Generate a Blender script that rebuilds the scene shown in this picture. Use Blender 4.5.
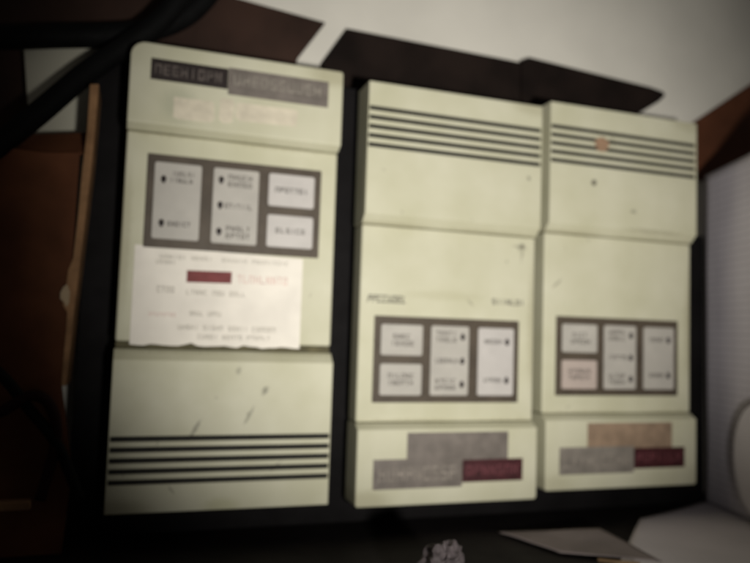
import bpy, bmesh, math, random
from mathutils import Vector, Matrix
from mathutils import noise as mnoise
from mathutils.geometry import tessellate_polygon

for o in list(bpy.data.objects):
    bpy.data.objects.remove(o, do_unlink=True)
scene = bpy.context.scene
COL = scene.collection

# ------------------------------------------------------------------ camera
# X right, Y into the wall, Z up; the fronts of the three boxes stand in the plane Y = 0
RC = Matrix(((0.94610983, 0.03273403, 0.32218731),
             (-0.05349011, 0.99700926, 0.05577933),
             (-0.31939785, -0.07000721, 0.94503122)))       # scene -> camera, y-up convention
CAMP = Vector((0.0136, 0.1658, 0.6698))
FPX = 714.5
cam_data = bpy.data.cameras.new('camera')
cam = bpy.data.objects.new('camera', cam_data)
COL.objects.link(cam)
S = Matrix(((1, 0, 0), (0, 0, -1), (0, 1, 0)))
M3 = S @ RC.transposed()
cam.matrix_world = Matrix.Translation(S @ CAMP) @ M3.to_4x4()
cam_data.sensor_width = 36.0
cam_data.lens = 36.0 * FPX / 750.0
cam_data.clip_start = 0.01
cam_data.clip_end = 50
cam_data.dof.use_dof = True
cam_data.dof.focus_distance = 0.42
cam_data.dof.aperture_fstop = 4.7
scene.camera = cam

# ------------------------------------------------------------------ world and lamp
world = bpy.data.worlds.new("World")
scene.world = world
world.use_nodes = True
bg = world.node_tree.nodes['Background']
bg.inputs[0].default_value = (1.0, 0.93, 0.86, 1)
bg.inputs[1].default_value = 0.042

ld = bpy.data.lights.new('flash', 'SPOT')
ld.energy = 34.0
ld.color = (1.0, 0.97, 0.90)
ld.spot_size = math.radians(61)
ld.spot_blend = 1.0
ld.shadow_soft_size = 0.022
flash = bpy.data.objects.new('flash', ld)
COL.objects.link(flash)
flash.location = (0.16, -0.80, 0.09)
aim = Vector((0.335, 0.0, 0.285))
flash.rotation_euler = (aim - flash.location).to_track_quat('-Z', 'Y').to_euler()

scene.view_settings.view_transform = 'Standard'
scene.view_settings.look = 'None'
scene.view_settings.exposure = 0.0
scene.view_settings.gamma = 1.0


# ------------------------------------------------------------------ helpers
def at(px, py, depth):
    """scene point seen at a photo pixel on the plane Y = depth"""
    d = RC.transposed() @ Vector(((px - 375) / FPX, -(py - 281.5) / FPX, -1))
    t = (-depth - CAMP.z) / d.z
    p = CAMP + d * t
    return Vector((p.x, -p.z, p.y))

def at_z(px, py, z):
    """scene point seen at a photo pixel on the level plane Z = z"""
    d = RC.transposed() @ Vector(((px - 375) / FPX, -(py - 281.5) / FPX, -1))
    t = (z - CAMP.y) / d.y
    p = CAMP + d * t
    return Vector((p.x, -p.z, p.y))

def link(name, bm, mat, parent=None, bevel=0, seg=2, smooth=False):
    me = bpy.data.meshes.new(name)
    bmesh.ops.recalc_face_normals(bm, faces=bm.faces[:])
    bm.to_mesh(me)
    bm.free()
    if mat:
        me.materials.append(mat)
    if smooth:
        for p in me.polygons:
            p.use_smooth = True
    o = bpy.data.objects.new(name, me)
    COL.objects.link(o)
    if parent:
        o.parent = parent
    if bevel:
        m = o.modifiers.new('bevel', 'BEVEL')
        m.width = bevel
        m.segments = seg
        m.limit_method = 'ANGLE'
        m.angle_limit = math.radians(28)
        for p in me.polygons:
            p.use_smooth = True
        w = o.modifiers.new('wn', 'WEIGHTED_NORMAL')
    return o

def tag(o, label, cat=None, group=None, kind=None):
    if label: o['label'] = label
    if cat: o['category'] = cat
    if group: o['group'] = group
    if kind: o['kind'] = kind
    return o

def box(bm, x0, x1, y0, y1, z0, z1):
    v = [bm.verts.new(c) for c in ((x0, y0, z0), (x1, y0, z0), (x1, y1, z0), (x0, y1, z0),
                                   (x0, y0, z1), (x1, y0, z1), (x1, y1, z1), (x0, y1, z1))]
    for f in ((0, 1, 5, 4), (1, 2, 6, 5), (2, 3, 7, 6), (3, 0, 4, 7), (4, 5, 6, 7), (3, 2, 1, 0)):
        bm.faces.new([v[i] for i in f])

def rrect(x0, x1, z0, z1, r, n=4):
    """outline of a rectangle; r = radii at (x0z0, x1z0, x1z1, x0z1)"""
    if not isinstance(r, (tuple, list)): r = (r,) * 4
    pts = []
    for (cx, cz, sx, sz, a0, rr) in ((x0, z0, 1, 1, 180, r[0]), (x1, z0, -1, 1, 270, r[1]),
                                     (x1, z1, -1, -1, 0, r[2]), (x0, z1, 1, -1, 90, r[3])):
        if rr <= 0:
            pts.append((cx, cz)); continue
        ox, oz = cx + sx * rr, cz + sz * rr
        for k in range(n + 1):
            a = math.radians(a0 + 90 * k / n)
            pts.append((ox + rr * math.cos(a), oz + rr * math.sin(a)))
    return pts

def slab(bm, pts, thick):
    """closed plate: a list of 3D points (one face) pushed by the vector thick"""
    a = [bm.verts.new(p) for p in pts]
    b = [bm.verts.new(Vector(p) + thick) for p in pts]
    n = len(pts)
    bm.faces.new(a)
    bm.faces.new(b[::-1])
    for i in range(n):
        j = (i + 1) % n
        bm.faces.new((a[j], a[i], b[i], b[j]))

def plate(bm, outline, y0, y1):
    slab(bm, [Vector((x, y0, z)) for x, z in outline], Vector((0, y1 - y0, 0)))

def tube(bm, pts, r, n=12, cap=True):
    """swept round tube through pts (Catmull-Rom smoothed)"""
    P = [Vector(p) for p in pts]
    Q = []
    for i in range(len(P) - 1):
        p0, p1, p2, p3 = P[max(i - 1, 0)], P[i], P[i + 1], P[min(i + 2, len(P) - 1)]
        for k in range(8):
            t = k / 8
            Q.append(0.5 * ((2 * p1) + (p2 - p0) * t + (2 * p0 - 5 * p1 + 4 * p2 - p3) * t * t + (3 * p1 - p0 - 3 * p2 + p3) * t ** 3))
    Q.append(P[-1])
    rings = []
    up = Vector((0.13, 0.9, 0.21)).normalized()
    for i, q in enumerate(Q):
        d = (Q[min(i + 1, len(Q) - 1)] - Q[max(i - 1, 0)]).normalized()
        s = d.cross(up).normalized(); u = s.cross(d)
        rings.append([bm.verts.new(q + r * (math.cos(2 * math.pi * k / n) * s + math.sin(2 * math.pi * k / n) * u)) for k in range(n)])
    for a, b in zip(rings, rings[1:]):
        for k in range(n):
            bm.faces.new((a[k], a[(k + 1) % n], b[(k + 1) % n], b[k]))
    if cap:
        bm.faces.new(rings[0][::-1]); bm.faces.new(rings[-1])

# pseudo lettering: strokes on a 3 x 5 grid, because the photograph's small print cannot be read
GL = [('v0', 'v2', 'h1'), ('v0', 'h0', 'h2', 'h1'), ('v0', 'h2', 'v2'), ('v0', 'h0'), ('v1', 'h2'), ('v0', 'v2', 'h0', 'h2'),
      ('v0', 'h2', 'h1', 'u2'), ('v0', 'v2', 'd'), ('h0', 'h1', 'h2', 'u0', 'l2'), ('v1',), ('v0', 'h0', 'v2'), ('v0', 'h0', 'h2')]
UPRIGHT = [False]
def lettering(bm, x0, x1, z0, z1, y, n, rng, slant=0.0, weight=0.24, gaps=()):
    cw = (x1 - x0) / n
    h = z1 - z0
    for i in range(n):
        if i in gaps: continue
        gx, gw = x0 + i * cw, cw * 0.74
        s = gw * weight
        t = h * 0.17
        for k in rng.choice(GL):
            if k[0] == 'v':
                xx = gx + (gw - s) * int(k[1]) / 2; r = (xx, xx + s, z0, z1)
            elif k[0] == 'h':
                zz = z0 + (h - t) * int(k[1]) / 2; r = (gx, gx + gw, zz, zz + t)
            elif k[0] == 'u':
                xx = gx + (gw - s) * int(k[1]) / 2; r = (xx, xx + s, z0 + h / 2, z1)
            elif k[0] == 'l':
                xx = gx + (gw - s) * int(k[1]) / 2; r = (xx, xx + s, z0, z0 + h / 2)
            else:
                r = None
            if r:
                q = [(r[0], r[2]), (r[1], r[2]), (r[1], r[3]), (r[0], r[3])]
            else:
                q = [(gx, z1), (gx + s, z1), (gx + gw, z0), (gx + gw - s, z0)]
            yy = y - 0.00002 * (i % 3) - 0.000015 * ord(k[0]) / 50 - rng.random() * 0.00002
            if UPRIGHT[0]: q = [(x0 + x1 - a, z0 + z1 - b) for a, b in q]
            bm.faces.new([bm.verts.new((a + (b - z0) * slant, yy, b)) for a, b in q])

# ------------------------------------------------------------------ materials
def mat(name, col, rough=0.6, var=0.10, scale=40.0, bump=0.0, bscale=300.0, spec=0.4, spots=(), tint=None):
    """plain procedural surface: mottled colour, uneven gloss, fine bump, and stains at given places (object space)"""
    m = bpy.data.materials.new(name)
    m.use_nodes = True
    nt = m.node_tree; N = nt.nodes; L = nt.links
    b = N['Principled BSDF']
    b.inputs['Specular IOR Level'].default_value = spec
    tc = N.new('ShaderNodeTexCoord')
    n1 = N.new('ShaderNodeTexNoise'); n1.inputs['Scale'].default_value = scale; n1.inputs['Detail'].default_value = 6
    L.new(tc.outputs['Object'], n1.inputs['Vector'])
    cr = N.new('ShaderNodeValToRGB')
    lo = [c * (1 - var) for c in col]; hi = [min(1, c * (1 + var)) for c in col]
    if tint: lo = [l * t for l, t in zip(lo, tint)]
    cr.color_ramp.elements[0].position = 0.32; cr.color_ramp.elements[0].color = (*lo, 1)
    cr.color_ramp.elements[1].position = 0.68; cr.color_ramp.elements[1].color = (*hi, 1)
    L.new(n1.outputs['Fac'], cr.inputs['Fac'])
    out = cr.outputs['Color']
    if spots:
        nd = N.new('ShaderNodeTexNoise'); nd.inputs['Scale'].default_value = 260; nd.inputs['Detail'].default_value = 3
        L.new(tc.outputs['Object'], nd.inputs['Vector'])
        ws = N.new('ShaderNodeVectorMath'); ws.operation = 'MULTIPLY_ADD'
        ws.inputs[1].default_value = (0.005, 0, 0.005); ws.inputs[2].default_value = (-0.0025, 0, -0.0025)
        L.new(nd.outputs['Color'], ws.inputs[0])
        ad = N.new('ShaderNodeVectorMath'); ad.operation = 'ADD'
        L.new(tc.outputs['Object'], ad.inputs[0]); L.new(ws.outputs[0], ad.inputs[1])
        for (sx, sz, rx, rz, rot, sc, a) in spots:
            mp = N.new('ShaderNodeMapping'); mp.vector_type = 'TEXTURE'
            mp.inputs['Location'].default_value = (sx, 0.005, sz)
            mp.inputs['Rotation'].default_value = (0, rot, 0)
            mp.inputs['Scale'].default_value = (rx, 0.5, rz)
            L.new(ad.outputs[0], mp.inputs['Vector'])
            ln = N.new('ShaderNodeVectorMath'); ln.operation = 'LENGTH'
            L.new(mp.outputs[0], ln.inputs[0])
            mr = N.new('ShaderNodeMapRange'); mr.interpolation_type = 'SMOOTHSTEP'
            mr.inputs['From Min'].default_value = 0.35; mr.inputs['From Max'].default_value = 1.15
            mr.inputs['To Min'].default_value = a; mr.inputs['To Max'].default_value = 0
            L.new(ln.outputs['Value'], mr.inputs['Value'])
            mx = N.new('ShaderNodeMix'); mx.data_type = 'RGBA'
            L.new(mr.outputs['Result'], mx.inputs['Factor'])
            L.new(out, mx.inputs['A']); mx.inputs['B'].default_value = (*sc, 1)
            out = mx.outputs['Result']
    L.new(out, b.inputs['Base Color'])
    n2 = N.new('ShaderNodeTexNoise'); n2.inputs['Scale'].default_value = scale * 3; n2.inputs['Detail'].default_value = 4
    L.new(tc.outputs['Object'], n2.inputs['Vector'])
    mr = N.new('ShaderNodeMapRange')
    mr.inputs['To Min'].default_value = max(0.05, rough - 0.1); mr.inputs['To Max'].default_value = min(1, rough + 0.12)
    L.new(n2.outputs['Fac'], mr.inputs['Value']); L.new(mr.outputs['Result'], b.inputs['Roughness'])
    if bump:
        n3 = N.new('ShaderNodeTexNoise'); n3.inputs['Scale'].default_value = bscale; n3.inputs['Detail'].default_value = 3
        L.new(tc.outputs['Object'], n3.inputs['Vector'])
        bp = N.new('ShaderNodeBump'); bp.inputs['Strength'].default_value = bump; bp.inputs['Distance'].default_value = 0.001
        L.new(n3.outputs['Fac'], bp.inputs['Height']); L.new(bp.outputs['Normal'], b.inputs['Normal'])
    return m

CREAM = (0.55, 0.533, 0.408)
def cream(name, spots):
    rw = random.Random(name)
    spots = list(spots)
    for k in range(9):        # small scuffs and specks
        a = rw.uniform(0.0008, 0.0018)
        spots.append((rw.uniform(.01, .19), rw.uniform(.02, .41), a, a * rw.choice((1, 1, 3, 5)), rw.uniform(-.9, .9), (0.26, 0.245, 0.18), rw.uniform(.35, .7)))
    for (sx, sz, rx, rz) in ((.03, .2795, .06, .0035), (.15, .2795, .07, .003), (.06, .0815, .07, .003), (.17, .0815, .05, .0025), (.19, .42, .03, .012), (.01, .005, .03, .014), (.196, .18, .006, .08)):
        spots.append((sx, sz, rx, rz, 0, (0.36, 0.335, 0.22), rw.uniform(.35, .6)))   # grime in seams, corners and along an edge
    return mat(name, CREAM, 0.55, 0.07, 16, 0.12, 900, 0.35, spots, tint=(0.99, 0.99, 0.92))
DIRT = (0.09, 0.08, 0.06); GREY = (0.24, 0.23, 0.17)
cream_a = cream('cream_plastic_scuffed', [
    (0.079, 0.338, 0.0022, 0.011, 0.45, GREY, .75), (0.127, 0.350, 0.0025, 0.012, 0.5, GREY, .8),
    (0.065, 0.315, 0.003, 0.006, 0.6, GREY, .9), (0.09, 0.297, 0.003, 0.004, 0, GREY, .6),
    (0.10, 0.42, 0.02, 0.01, 0, (0.42, 0.41, 0.24), .5), (0.155, 0.055, 0.02, 0.02, 0, (0.36, 0.37, 0.27), .5)])
cream_b = cream('cream_plastic_specked', [
    (0.184, 0.341, 0.0026, 0.0032, 0, GREY, .85), (0.183, 0.268, 0.0038, 0.003, 0, DIRT, .95),
    (0.180, 0.267, 0.010, 0.0022, 0.1, GREY, .7), (0.183, 0.259, 0.002, 0.010, 0.1, GREY, .6),
    (0.165, 0.250, 0.0016, 0.0016, 0, GREY, .8), (0.09, 0.21, 0.05, 0.006, 0, (0.43, 0.41, 0.27), .4)])
cream_c = cream('cream_plastic_yellowed', [
    (0.0567, 0.337, 0.0042, 0.0042, 0, DIRT, .9), (0.110, 0.309, 0.0045, 0.003, 0, GREY, .75),
    (0.14, 0.288, 0.05, 0.003, 0, (0.34, 0.32, 0.22), .6)])
m_panel = mat('brown_grey_membrane', (0.075, 0.058, 0.042), 0.55, 0.16, 60, spec=0.3)
m_key = mat('grey_key', (0.42, 0.395, 0.355), 0.5, 0.06, 50, spec=0.35)
m_key_pale = mat('pale_key', (0.50, 0.47, 0.445), 0.5, 0.06, 50, spec=0.35)
m_key_pink = mat('pinkish_key', (0.44, 0.365, 0.325), 0.5, 0.06, 50, spec=0.35)
m_led = mat('dark_lens', (0.02, 0.014, 0.014), 0.15, 0.1)
m_ink = mat('faded_ink', (0.10, 0.09, 0.078), 0.7, 0.2, 120)
m_ink_dark = mat('dark_ink', (0.055, 0.048, 0.042), 0.7, 0.2, 120)
m_ink_pale = mat('pale_ink', (0.30, 0.27, 0.23), 0.7, 0.2, 120)
m_ink_rose = mat('rose_ink', (0.135, 0.038, 0.046), 0.7, 0.2, 120)
m_ink_badge = mat('worn_badge_print', (0.25, 0.225, 0.19), 0.7, 0.3, 120)
m_ink_badge_dark = mat('worn_badge_letters', (0.24, 0.21, 0.18), 0.7, 0.3, 120)
m_ink_brown = mat('brown_badge_print', (0.11, 0.09, 0.08), 0.7, 0.4, 120)
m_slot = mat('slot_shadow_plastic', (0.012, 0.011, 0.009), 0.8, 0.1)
m_grey_badge = mat('grey_foil_badge', (0.165, 0.142, 0.125), 0.45, 0.22, 55, spec=0.4)
m_grey_badge2 = mat('worn_grey_badge', (0.205, 0.182, 0.158), 0.5, 0.22, 55, spec=0.4)
m_ink_tan = mat('tan_badge_print', (0.30, 0.20, 0.13), 0.7, 0.3, 120)
m_tan_badge = mat('tan_badge', (0.27, 0.19, 0.13), 0.5, 0.22, 55)
m_red_badge = mat('maroon_badge', (0.05, 0.010, 0.013), 0.5, 0.25, 90)
m_dark_badge = mat('black_brown_badge', (0.018, 0.011, 0.010), 0.5, 0.25, 90)
m_residue = mat('label_residue', (0.62, 0.56, 0.44), 0.75, 0.12, 80)
m_step_shade = mat('olive_step_shade', (0.10, 0.088, 0.045), 0.8, 0.3, 60)
m_paper = mat('sticker_paper', (0.80, 0.75, 0.67), 0.8, 0.06, 40)
m_red = mat('red_print', (0.17, 0.036, 0.036), 0.7, 0.15, 120)
m_orange = mat('orange_sticker', (0.30, 0.19, 0.12), 0.6, 0.15, 90)
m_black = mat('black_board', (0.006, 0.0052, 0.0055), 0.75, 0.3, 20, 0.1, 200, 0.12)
m_shadow_slab = mat('brown_black_shadow', (0.012, 0.0075, 0.006), 0.8, 0.4, 18, 0.2, 120, 0.12)
m_brownboard = mat('dark_brown_board', (0.032, 0.016, 0.011), 0.7, 0.35, 14, 0.15, 120, 0.2)
m_cable = mat('black_cable', (0.004, 0.004, 0.004), 0.7, 0.2, 60, spec=0.12)
m_maroon = mat('maroon_cable', (0.018, 0.005, 0.005), 0.7, 0.2, 60, spec=0.1)
m_wall = mat('pale_plaster', (0.70, 0.67, 0.60), 0.9, 0.06, 9, 0.25, 160, 0.2)
m_shelf = mat('dark_shelf', (0.009, 0.007, 0.007), 0.7, 0.4, 18, 0.1, 90, 0.15)
m_card = mat('brown_cardboard', (0.10, 0.037, 0.017), 0.85, 0.35, 16, 0.2, 150, 0.15)
m_card_edge = mat('torn_cardboard_edge', (0.27, 0.15, 0.075), 0.9, 0.25, 60, 0.4, 300, 0.1)
m_scrap = mat('pale_torn_paper', (0.40, 0.30, 0.19), 0.9, 0.2, 60)
m_white = mat('dim_white_paper', (0.50, 0.48, 0.39), 0.85, 0.08, 14)
m_wood = mat('red_brown_wood', (0.10, 0.035, 0.016), 0.6, 0.3, 14, 0.1, 150, 0.25)
m_sheet = mat('white_paper', (0.22, 0.185, 0.18), 0.85, 0.2, 20)
m_lilac = mat('lilac_paper', (0.62, 0.58, 0.62), 0.85, 0.08, 12)
m_lilac_roll = mat('grey_lilac_card', (0.60, 0.56, 0.58), 0.7, 0.08, 12)
m_rim = mat('dark_rim', (0.07, 0.055, 0.06), 0.6, 0.1)
m_gold = mat('gold_highlight', (0.17, 0.105, 0.05), 0.6, 0.2, 60)
m_plastic = mat('dusty_plastic', (0.11, 0.092, 0.095), 0.5, 0.45, 45, spec=0.4)
m_plastic.node_tree.nodes['Principled BSDF'].inputs['Transmission Weight'].default_value = 0.25
m_plastic.node_tree.nodes['Principled BSDF'].inputs['IOR'].default_value = 1.2

def ruled(name, col):
    """lilac paper printed with a faint grid"""
    m = mat(name, col, 0.85, 0.07, 12)
    nt = m.node_tree; N = nt.nodes; L = nt.links
    b = N['Principled BSDF']
    src = b.inputs['Base Color'].links[0].from_socket
    tc = N.new('ShaderNodeTexCoord')
    br = N.new('ShaderNodeTexBrick')
    br.offset = 0.0
    br.inputs['Scale'].default_value = 1.0
    br.inputs['Brick Width'].default_value = 0.031; br.inputs['Row Height'].default_value = 0.0088
    br.inputs['Mortar Size'].default_value = 0.0007; br.inputs['Mortar Smooth'].default_value = 0.6
    L.new(tc.outputs['UV'], br.inputs['Vector'])
    mx = N.new('ShaderNodeMix'); mx.data_type = 'RGBA'
    sc = N.new('ShaderNodeMath'); sc.operation = 'MULTIPLY'; sc.inputs[1].default_value = 0.5
    L.new(br.outputs['Fac'], sc.inputs[0]); L.new(sc.outputs[0], mx.inputs['Factor'])
    L.new(src, mx.inputs['A']); mx.inputs['B'].default_value = (0.25, 0.22, 0.27, 1)
    L.new(mx.outputs['Result'], b.inputs['Base Color'])
    return m
m_ruled = ruled('ruled_lilac_paper', (0.62, 0.58, 0.63))

# ------------------------------------------------------------------ the setting
WALL_Y = 0.10
SHELF_Z = -0.032
bm = bmesh.new()
box(bm, -0.7, 1.9, WALL_Y, WALL_Y + 0.03, -0.3, 1.0)
tag(link('wall', bm, m_wall), 'pale grey plaster wall behind the cream boxes', kind='structure')
bm = bmesh.new()
box(bm, -0.7, 1.0, -0.32, WALL_Y, SHELF_Z - 0.02, SHELF_Z)
tag(link('shelf', bm, m_shelf, bevel=0.002), 'dark shelf under the cream boxes', kind='structure')

# boards and shadow slabs between the wall and the boxes
def board(name, px, depth, thick, m, label, cat):
    bm = bmesh.new()
    slab(bm, [at(x, y, depth) for x, y in px], Vector((0, thick, 0)))
    return tag(link(name, bm, m, bevel=0.0015), label, cat)

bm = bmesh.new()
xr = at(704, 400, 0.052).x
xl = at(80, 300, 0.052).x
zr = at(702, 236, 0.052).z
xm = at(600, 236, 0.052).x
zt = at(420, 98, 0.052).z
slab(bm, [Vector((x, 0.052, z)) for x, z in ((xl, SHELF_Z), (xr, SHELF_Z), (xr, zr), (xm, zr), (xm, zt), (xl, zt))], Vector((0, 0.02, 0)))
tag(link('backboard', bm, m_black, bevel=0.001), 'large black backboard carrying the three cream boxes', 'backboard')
board('shadow_slab', [(322, 64), (348, 28), (512, 60), (521, 62), (521, 125), (322, 110)], 0.087, 0.010, m_shadow_slab,  # solid dark slab shaped as the shadow band over the middle box
      'black slab in place of the shadow above the middle cream box, slanted at its left end', 'panel')
board('shadow_slab', [(522, 60), (531, 57), (652, 87), (663, 91), (666, 95), (660, 101), (640, 113), (622, 135), (522, 135)], 0.087, 0.010, m_shadow_slab,  # second slab for the shadow band, its tip tapering off
      'black slab in place of the shadow above the right-hand cream box, cut to a point at its right end', 'panel')
board('brown_board', [(-60, -60), (150, -40), (232, -4), (326, 22), (298, 58), (290, 90), (130, 80), (110, 46), (26, 46), (28, 142), (-60, 142)], 0.088, 0.010, m_brownboard,
      'dark brown board behind the top of the left-hand box and the black cables', 'board')

# ------------------------------------------------------------------ the three boxes
W, H = 0.200, 0.4224
D = 0.036
def make_unit(label, loc, flipped, cr, seed, upper_badge, kcols):
    rng = random.Random(seed)
    UPRIGHT[0] = flipped
    root = bpy.data.objects.new('control_box', None)
    root.empty_display_size = 0.02
    COL.objects.link(root)
    if flipped:
        root.rotation_euler = (0, math.pi, 0)
        root.location = Vector(loc) + Vector((W, 0, H))
    else:
        root.location = loc
    tag(root, label, 'control box', 'cream control boxes in a row')
    # case body
    bm = bmesh.new()
    box(bm, 0.0006, W - 0.0006, 0.0095, D, 0.0805, 0.2725 if flipped else 0.2785)
    link('case', bm, cr, root, 0.0022, 3)
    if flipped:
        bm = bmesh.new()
        box(bm, 0.0012, W - 0.0012, 0.0125, D, 0.2730, 0.2786)  # olive strip: the shade on the cap's step is put into its colour
        link('step_shade', bm, m_step_shade, root)['label'] = 'dark olive strip coloured as the shaded step beside the vent cap'
    # vent cap: side profile with five grooves, swept across the width
    zs = [0.3955 - 0.0094 * i for i in range(5)]
    gh, gd = 0.0046, 0.006
    prof = [(D, 0.279), (0.0095, 0.279), (0.0, 0.2885)]
    for z in zs[::-1]:
        prof += [(0, z - gh / 2), (gd, z - gh / 2), (gd, z + gh / 2), (0, z + gh / 2)]
    prof += [(0, H), (D, H)]
    flat = [(0.0 if abs(y - gd) < 1e-6 else y, z) for y, z in prof]
    c = 0.0013
    bm = bmesh.new()
    loops = [[bm.verts.new((x, y, z)) for y, z in pr] for x, pr in
             ((0, flat), (c, flat), (c, prof), (W - c, prof), (W - c, flat), (W, flat))]
    n = len(prof)
    bm.faces.new(loops[0][::-1]); bm.faces.new(loops[-1])
    for k in (0, 1, 2, 3, 4):
        for i in range(n):
            q = (i + 1) % n
            if k in (1, 3) and not (abs(prof[i][0] - gd) < 1e-6 and abs(prof[q][0] - gd) < 1e-6):
                continue
            bm.faces.new((loops[k][i], loops[k][q], loops[k + 1][q], loops[k + 1][i]))
    bmesh.ops.remove_doubles(bm, verts=bm.verts[:], dist=1e-6)
    bmesh.ops.dissolve_degenerate(bm, dist=1e-6, edges=bm.edges[:])
    cap = link('vent_cap', bm, cr, root, 0.0009, 2)
    for z in zs:
        bm = bmesh.new()
        box(bm, c + 0.0002, W - c - 0.0002, 0.0022, gd - 0.0003, z - gh / 2 + 0.00015, z + gh / 2 - 0.00015)
        link('vent_slot', bm, m_slot, cap)
    # lower cap that carries the badges
    rad = (0.003, 0.013, 0, 0) if flipped else (0.003, 0.0035, 0, 0)
    bm = bmesh.new()
    loops = []
    for y, zt_ in ((0, 0.0745), (0.0095, 0.080), (D, 0.080)):
        loops.append([bm.verts.new((x, y, z)) for x, z in rrect(0, W, 0, zt_, rad, 6)])
    bm.faces.new(loops[0]); bm.faces.new(loops[-1][::-1])
    n = len(loops[0])
    for a, b in zip(loops, loops[1:]):
        for i in range(n):
            j = (i + 1) % n
            bm.faces.new((a[j], a[i], b[i], b[j]))
    low = link('badge_cap', bm, cr, root, 0.0014, 3)
    # badges
    def badge(name, x0, x1, z0, z1, m, ink, nch, lab, tilt=0, zf=(0.25, 0.75), y=-0.0006):
        bm = bmesh.new()
        o = [(x0, z0 - tilt), (x1, z0 + tilt), (x1, z1 + tilt), (x0, z1 - tilt)]
        plate(bm, o, y, 0.0004)
        b = link(name, bm, m, low)
        if lab: b['label'] = lab
        if ink:
            bm = bmesh.new()
            lettering(bm, x0 + (x1 - x0) * .06, x1 - (x1 - x0) * .05, z0 + (z1 - z0) * zf[0], z0 + (z1 - z0) * zf[1], -0.0007, nch, rng)
            t = link('badge_lettering', bm, ink, low)
    if flipped:
        badge('badge', 0.1125, 0.182, 0.0142, 0.0338, m_dark_badge, m_ink_brown, 8, 'nearly black half of the top badge')
        badge('badge', 0.0150, 0.1122, 0.0128, 0.0385, m_grey_badge, m_ink_badge, 10, 'grey half of the top badge', zf=(0.22, 0.62))
        for (x0, x1, z0, z1) in ((0.124, 0.161, 0.047, 0.0675), (0.106, 0.119, 0.0425, 0.066), (0.045, 0.104, 0.0445, 0.062)):
            bm = bmesh.new()
            pts = []
            for (x, z) in rrect(x0, x1, z0, z1, 0.004, 5):
                pts.append((x + rng.uniform(-.0008, .0008), z + rng.uniform(-.0008, .0008)))
            plate(bm, pts, -0.0003, 0.0004)
            link('label_residue', bm, m_residue, low)['label'] = 'pale patch left by a peeled label'
    else:
        badge('badge', 0.0170, 0.1128, 0.0165, 0.0455, m_grey_badge if seed == 2 else m_grey_badge2, m_ink_badge_dark, 9, 'grey half of the lower badge')
        badge('badge', 0.1131, 0.1825, 0.0205, 0.0432, m_red_badge, m_ink_rose, 7, 'maroon half of the lower badge', zf=(0.3, 0.74))
        badge('badge', 0.0520, 0.1650, 0.0405, 0.0712, upper_badge, None, 8,
              'grey upper badge' if seed == 2 else 'tan upper badge', y=-0.0003)
    # membrane panel with four keys
    bm = bmesh.new()
    plate(bm, rrect(0.0165, 0.1805, 0.1000, 0.1868, 0.001, 2), 0.0086, 0.0100)
    pan = link('key_panel', bm, m_panel, root, 0.0004, 2)
    def key(x0, x1, z0, z1, m):
        bm = bmesh.new()
        plate(bm, rrect(x0, x1, z0, z1, 0.0022, 4), 0.0070, 0.0090)
        return link('key', bm, m, pan, 0.0003, 2)
    def text(x0, x1, z0, z1, n, ink=m_ink, parent=pan, y=0.0068, slant=0, gaps=()):
        bm = bmesh.new()
        lettering(bm, x0, x1, z0, z1, y, n, rng, slant, gaps=gaps)
        return link('lettering', bm, ink, parent)
    def led(x, z):
        bm = bmesh.new()
        bmesh.ops.create_uvsphere(bm, u_segments=12, v_segments=8, radius=1)
        for v in bm.verts:
            p = v.co
            w = 1 - 0.35 * max(0, p.z)
            v.co = Vector((x + p.x * 0.0026 * w, 0.0070 + p.y * 0.0020, z + p.z * 0.0038))
        link('indicator_light', bm, m_led, pan, smooth=True)
    key(0.0235, 0.0685, 0.1475, 0.1785, kcols[0])
    key(0.0235, 0.0685, 0.1075, 0.1390, kcols[1])
    key(0.0780, 0.1207, 0.1075, 0.1787, kcols[2])
    key(0.1317, 0.1737, 0.1075, 0.1783, kcols[3])
    if flipped:
        text(0.030, 0.060, 0.1600, 0.1650, 6, m_ink)
        text(0.029, 0.062, 0.1205, 0.1255, 7, m_ink_dark)
    else:
        text(0.036, 0.056, 0.1640, 0.1690, 4); text(0.034, 0.060, 0.1570, 0.1620, 5)
        text(0.032, 0.061, 0.1245, 0.1295, 6); text(0.032, 0.060, 0.1175, 0.1225, 6)
    for z, two in ((0.1680, 1), (0.1430, 0), (0.1190, 1)):
        if two:
            text(0.0835, 0.107, z + 0.0008, z + 0.0056, 5); text(0.0835, 0.107, z - 0.0060, z - 0.0012, 5)
        else:
            text(0.0830, 0.109, z - 0.0025, z + 0.0025, 7, m_ink_dark)
        led(0.1135, z)
    for z in (0.1640, 0.1235):
        text(0.1390, 0.160, z - 0.0022, z + 0.0022, 6, m_ink_dark)
        if flipped and z < 0.13: text(0.137, 0.158, z - 0.0085, z - 0.0042, 6)
        led(0.1655, z)
    return root, cap, rng

def printed(root, x0, x1, z0, z1, n, ink, rng, slant=0, name='printed_name'):
    bm = bmesh.new()
    lettering(bm, x0, x1, z0, z1, 0.0091, n, rng, slant)
    return link(name, bm, ink, root)

ua, cap_a, rg = make_unit('upside-down cream box at the left with a torn white sticker under its keys',
                          (0, 0, 0), True, cream_a, 1, None, (m_key_pale, m_key_pale, m_key, m_key))
ub, cap_b, rg2 = make_unit('middle cream box with a grey upper badge and dark print above its keys',
                           (0.2273, 0, -0.0047), False, cream_b, 2, m_grey_badge, (m_key, m_key, m_key, m_key_pale))
uc, cap_c, rg3 = make_unit('right-hand cream box with a tan upper badge and orange dot on its vents',
                           (0.4377, 0, 0.0028), False, cream_c, 3, m_tan_badge, (m_key, m_key_pink, m_key, m_key))
printed(ub, 0.008, 0.050, 0.2000, 0.2075, 8, m_ink_dark, rg2, 0.25)
printed(ub, 0.148, 0.188, 0.2035, 0.2095, 7, m_ink, rg2)

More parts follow.
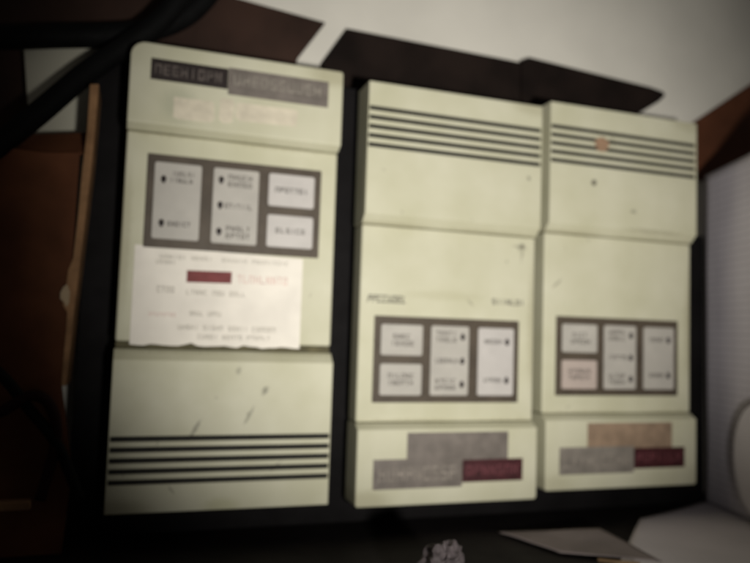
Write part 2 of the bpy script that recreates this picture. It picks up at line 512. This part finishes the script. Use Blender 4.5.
# paper sticker on the upside-down box, torn along the edge next to the vent cap
rng = random.Random(7)
UPRIGHT[0] = True
pts = [(0.0318, 0.1885)]
pts += [(0.1872, 0.1850)]
k = 26
for i in range(k + 1):
    x = 0.1872 - (0.1872 - 0.0318) * i / k
    pts.append((x, 0.2752 + 0.0007 * math.sin(i * 1.3) + 0.0010 * (rng.random() - .5) - (0.002 if i in (9, 17) else 0)))
bm = bmesh.new()
plate(bm, pts, 0.0088, 0.0098)
stk = link('paper_sticker', bm, m_paper, ua)
stk['label'] = 'torn white paper sticker with a red bar'
bm = bmesh.new(); plate(bm, [(0.0995, 0.2050), (0.1405, 0.2058), (0.1405, 0.2168), (0.0995, 0.2160)], 0.0086, 0.0089)
link('red_bar', bm, m_red, stk)
m_ink_sticker = mat('pale_grey_print', (0.42, 0.39, 0.335), 0.8, 0.2, 120)
m_ink_pink = mat('pink_print', (0.66, 0.50, 0.45), 0.8, 0.2, 120)
for (x0, x1, z0, z1, n, gaps, ink) in (
        (0.045, 0.165, 0.1925, 0.1960, 30, (6, 12, 13, 20), m_ink_sticker), (0.150, 0.168, 0.1975, 0.2010, 5, (), m_ink_sticker),
        (0.085, 0.140, 0.2235, 0.2280, 14, (5, 9), m_ink_sticker), (0.150, 0.166, 0.2215, 0.2270, 4, (), m_ink_sticker),
        (0.107, 0.136, 0.2430, 0.2475, 9, (4,), m_ink_sticker), (0.055, 0.146, 0.2560, 0.2605, 24, (5, 11, 17), m_ink_sticker),
        (0.060, 0.128, 0.2645, 0.2685, 18, (5, 11), m_ink_sticker),
        (0.045, 0.094, 0.2075, 0.2150, 9, (), m_ink_pink), (0.148, 0.172, 0.2455, 0.2490, 8, (), m_ink_pink)):
    bm = bmesh.new()
    lettering(bm, x0, x1, z0, z1, 0.0086, n, rng, gaps=gaps)
    link('lettering', bm, ink, stk)
# orange dot stuck over the vents of the right-hand box
bm = bmesh.new()
plate(bm, [(0.0665 + 0.0092 * math.cos(a) * (1 + .08 * math.sin(3 * a)), 0.3815 + 0.0085 * math.sin(a)) for a in [2 * math.pi * i / 18 for i in range(18)]], -0.0008, 0.0003)
link('round_sticker', bm, m_orange, cap_c)['label'] = 'faded orange dot over the vents'

# ------------------------------------------------------------------ right side: wood rail, ruled sheet, round card
dv = RC.transposed() @ Vector(((330 - 375) / FPX, -(302 - 281.5) / FPX, -1))
DV = Vector((dv.x, -dv.z, dv.y)).normalized()
DVh = Vector((DV.x, DV.y, 0)).normalized()
base = at(690, 300, 0.085)
nrm = DVh.cross(Vector((0, 0, 1))).normalized()        # points to the right, away from the boxes
if nrm.x < 0: nrm = -nrm
def side(px, py, off=0.0):
    """scene point seen at a photo pixel on the side panel's plane"""
    d = RC.transposed() @ Vector(((px - 375) / FPX, -(py - 281.5) / FPX, -1))
    d = Vector((d.x, -d.z, d.y)); o = S @ CAMP
    return o + d * ((base + nrm * off - o).dot(nrm) / d.dot(nrm))
bm = bmesh.new()
rail = [at(x, y, 0.0935) for x, y in ((676, 134), (690, 125), (750, 85), (860, 14), (860, 160), (690, 182))]
slab(bm, rail, Vector((0, 0.006, 0)))
tag(link('wood_rail', bm, m_wood, bevel=0.0015), 'red-brown wooden rail at the right, above the ruled sheet', 'rail')
bm = bmesh.new()
out = [side(706, 176), side(770, 142), side(820, 118), side(820, 620), side(770, 600), side(709, 560)]
NX, NZ = 24, 40
uvl = bm.loops.layers.uv.new('UVMap')
e0, e1 = out[0], out[2]
lowz = SHELF_Z + 0.002
grid = []
for j in range(NZ + 1):
    row = []
    for i in range(NX + 1):
        u, w = i / NX, j / NZ
        top = e0.lerp(e1, u)
        p = Vector((top.x, top.y, top.z + (lowz - top.z) * w))
        p += nrm * (0.0025 * mnoise.noise(Vector((u * 2.5, w * 3.0, 1.3))) + 0.0)
        row.append(bm.verts.new(p))
    grid.append(row)
Lh = (Vector((e1.x, e1.y, 0)) - Vector((e0.x, e0.y, 0))).length
for j in range(NZ):
    for i in range(NX):
        f = bm.faces.new((grid[j][i], grid[j][i + 1], grid[j + 1][i + 1], grid[j + 1][i]))
        for l, (a, b) in zip(f.loops, ((i, j), (i + 1, j), (i + 1, j + 1), (i, j + 1))):
            l[uvl].uv = (a / NX * Lh, grid[b][a].co.z)
o = link('ruled_sheet', bm, m_ruled, smooth=True)
sm = o.modifiers.new('thickness', 'SOLIDIFY'); sm.thickness = 0.0012
tag(o, 'lilac-grey sheet printed with a faint grid, hanging at the right of the boxes', 'paper')
# round card leaning on the sheet at the picture's right edge
c0 = side(764, 462, -0.004)
bm = bmesh.new()
uax, wax = DVh, Vector((0, 0, 1))
ru, rw = 0.045, 0.062
pts = [c0 + uax * ru * math.cos(a) + wax * rw * math.sin(a) for a in [2 * math.pi * i / 48 for i in range(48)]]
slab(bm, pts, -nrm * 0.008)
disc = link('round_lid', bm, m_lilac_roll, bevel=0.002)
tag(disc, 'oval grey-lilac lid against the ruled sheet, cut by the right edge', 'lid')
bm = bmesh.new()
tube(bm, [c0 - nrm * 0.004 + uax * ru * 1.02 * math.cos(a) + wax * rw * 1.02 * math.sin(a) for a in [2 * math.pi * i / 24 for i in range(25)]], 0.0022, 8)
link('rim', bm, m_rim, disc, smooth=True)

# ------------------------------------------------------------------ papers and plastic on the shelf
def sheet(name, px, lift, m, label, amp=0.003, seed=0, edge=None, thick=0.0008):
    """paper lying on the shelf: a bilinear patch between four pixels on the shelf, with a slow wave"""
    q = [p if isinstance(p, Vector) else at_z(p[0], p[1], SHELF_Z) for p in px]
    bm = bmesh.new(); n = 20; g = []
    for j in range(n + 1):
        row = []
        for i in range(n + 1):
            u, w = i / n, j / n
            p = q[0].lerp(q[1], u).lerp(q[3].lerp(q[2], u), w)
            z = SHELF_Z + 0.0012 + lift(u, w) + amp * (0.5 + 0.5 * mnoise.noise(Vector((u * 2.2 + seed, w * 2.2, seed * 1.7))))
            row.append(bm.verts.new((p.x, p.y, z)))
        g.append(row)
    for j in range(n):
        for i in range(n):
            bm.faces.new((g[j][i], g[j][i + 1], g[j + 1][i + 1], g[j + 1][i]))
    o = link(name, bm, m, smooth=True)
    s = o.modifiers.new('thickness', 'SOLIDIFY'); s.thickness = thick; s.offset = 1
    return tag(o, label, 'paper')

sheet('paper_sheet', [(640, 521), Vector((e0.x, e0.y, SHELF_Z)) - nrm * 0.002, Vector((e1.x, e1.y, SHELF_Z)) - nrm * 0.002, (600, 610)], lambda u, w: 0.002 * w, m_lilac,
      'plain lilac sheet lying on the shelf below the right-hand box', 0.002, 1)
sheet('paper_sheet', [(498, 535), (600, 538), (662, 566), (560, 556)], lambda u, w: 0.006 * u * (1 - w) + 0.001, m_sheet,
      'small curled white sheet with a modelled golden highlight, under the right-hand box', 0.003, 2)
bm = bmesh.new()
p0, p1, p2 = at_z(598, 560, SHELF_Z + 0.004), at_z(616, 562, SHELF_Z + 0.005), at_z(640, 564, SHELF_Z + 0.005)
tube(bm, [p0, p1, p2], 0.0017, 8)  # golden highlight on the paper, given shape as a thin tube
g = link('gold_highlight', bm, m_gold, bpy.data.objects['paper_sheet.001'], smooth=True)

bm = bmesh.new()
bmesh.ops.create_icosphere(bm, subdivisions=5, radius=1)
cpl = at_z(440, 597, SHELF_Z)
for v in bm.verts:
    n = v.co.copy()
    r = 1 + 0.30 * mnoise.noise(n * 1.3 + Vector((5, 2, 8))) - 0.30 * abs(mnoise.noise(n * 2.6 + Vector((3, 1, 2))))
    fold = 1 + 0.16 * math.sin(5 * math.atan2(n.y, n.x) + 3 * n.z)
    v.co = Vector((cpl.x + n.x * 0.019 * r * fold * (1 - 0.25 * n.z) + 0.004 * n.z, cpl.y + n.y * 0.018 * r * fold, n.z * 0.020 * r))
zmin = min(v.co.z for v in bm.verts)
for v in bm.verts: v.co.z += SHELF_Z - zmin
tag(link('plastic_wrap', bm, m_plastic), 'crumpled scrap of clear plastic wrap on the shelf under the middle box', 'plastic wrap')

# ------------------------------------------------------------------ left side: cardboard box, cables, white sheet
# cardboard box: its front face is brown, its torn edge shows pale board
bx = bpy.data.objects.new('cardboard_box', None); COL.objects.link(bx); bx.empty_display_size = 0.02
p = at(60, 470, 0.01); bx.location = (p.x - 0.1, 0.03, SHELF_Z)
tag(bx, 'brown cardboard box with a pale torn edge at the far left', 'box')
def child_slab(name, pts3, thick, m, bevel=0.001):
    bm = bmesh.new()
    slab(bm, [q - bx.location for q in pts3], thick)
    return link(name, bm, m, bx, bevel)
zb = SHELF_Z + 0.001
f = [at(80, 152, 0.0), at(62, 388, 0.0)]
rb = at(66, 480, 0.0)
child_slab('front_panel', [Vector((-0.30, 0, zb)), Vector((rb.x, 0, zb)), at(72, 470, 0.0), f[1], at(72, 262, 0.0), f[0], at(46, 152, 0.0), Vector((-0.30, 0, f[0].z + 0.004))],
           Vector((0, 0.004, 0)), m_card)
rngc = random.Random(4)
ed = []
left_e = [(90, 84), (87, 130), (82, 170), (78, 215), (73, 258), (68, 270), (65, 292), (62, 298), (63, 306), (67, 312), (66, 330), (63, 360), (61, 386)]
right_e = [(66, 386), (70, 350), (74, 310), (80, 262), (85, 220), (91, 170), (95, 130), (99, 84)]
child_slab('torn_edge', [at(x, y, -0.002) for x, y in left_e + right_e], Vector((0, 0.05, 0)), m_card_edge, 0.0005)
child_slab('torn_scrap', [at(x, y, -0.004) for x, y in ((63, 287), (67, 284), (70, 292), (69, 303), (66, 307), (64, 302), (60, 299), (60, 293))], Vector((0, 0.002, 0)), m_scrap, 0.0003)
child_slab('top_flap', [at(-60, 136, 0.03), at(88, 132, 0.03), at(84, 152, 0.006), at(-60, 158, 0.006)], Vector((0, 0, -0.003)), m_card)

def cable(px, r, m, label):
    bm = bmesh.new()
    tube(bm, [at(x, y, d) for x, y, d in px], r, 14)
    return tag(link('cable', bm, m, smooth=True), label, 'cable', 'cables at the far left')
cable([(-60, 34, .05), (0, 37, .05), (60, 36, .05), (110, 35, .052), (150, 30, .056), (195, 8, .06), (240, -50, .06)], 0.0115, m_cable,
      'thick black cable running level along the top of the brown board')
cable([(-50, 176, -.01), (0, 143, 0.0), (40, 112, .012), (85, 74, .024), (125, 46, .034), (165, 16, .036), (205, -40, .036)], 0.0105, m_cable,
      'thick black cable slanting down across the white sheet')
cable([(-40, 345, -.02), (0, 374, -.022), (30, 410, -.022), (58, 446, -.02), (80, 500, -.01)], 0.0045, m_cable,
      'black cable drooping across the lower part of the cardboard box')
cable([(-40, 420, -.03), (0, 412, -.03), (30, 396, -.028), (50, 405, -.024), (56, 440, -.02), (40, 500, -.02)], 0.0045, m_maroon,
      'dark red cable looped in front of the cardboard box')
# white sheet behind the slanting cable
bm = bmesh.new()
slab(bm, [at(x, y, 0.062) for x, y in ((24, 46), (124, 44), (108, 92), (90, 100), (84, 142), (30, 140))], Vector((0, 0.001, 0)))
tag(link('white_sheet', bm, m_white), 'dim white sheet behind the slanting black cable, above the cardboard box', 'paper')
# thin wooden stick on the shelf
bm = bmesh.new()
a, b = at(-30, 508, -0.03), at(30, 506, -0.03)
box(bm, a.x, b.x, a.y, a.y + 0.012, a.z - 0.004, a.z + 0.003)
tag(link('wood_stick', bm, m_card_edge, bevel=0.001), 'short tan wooden stick low at the far left', 'stick')
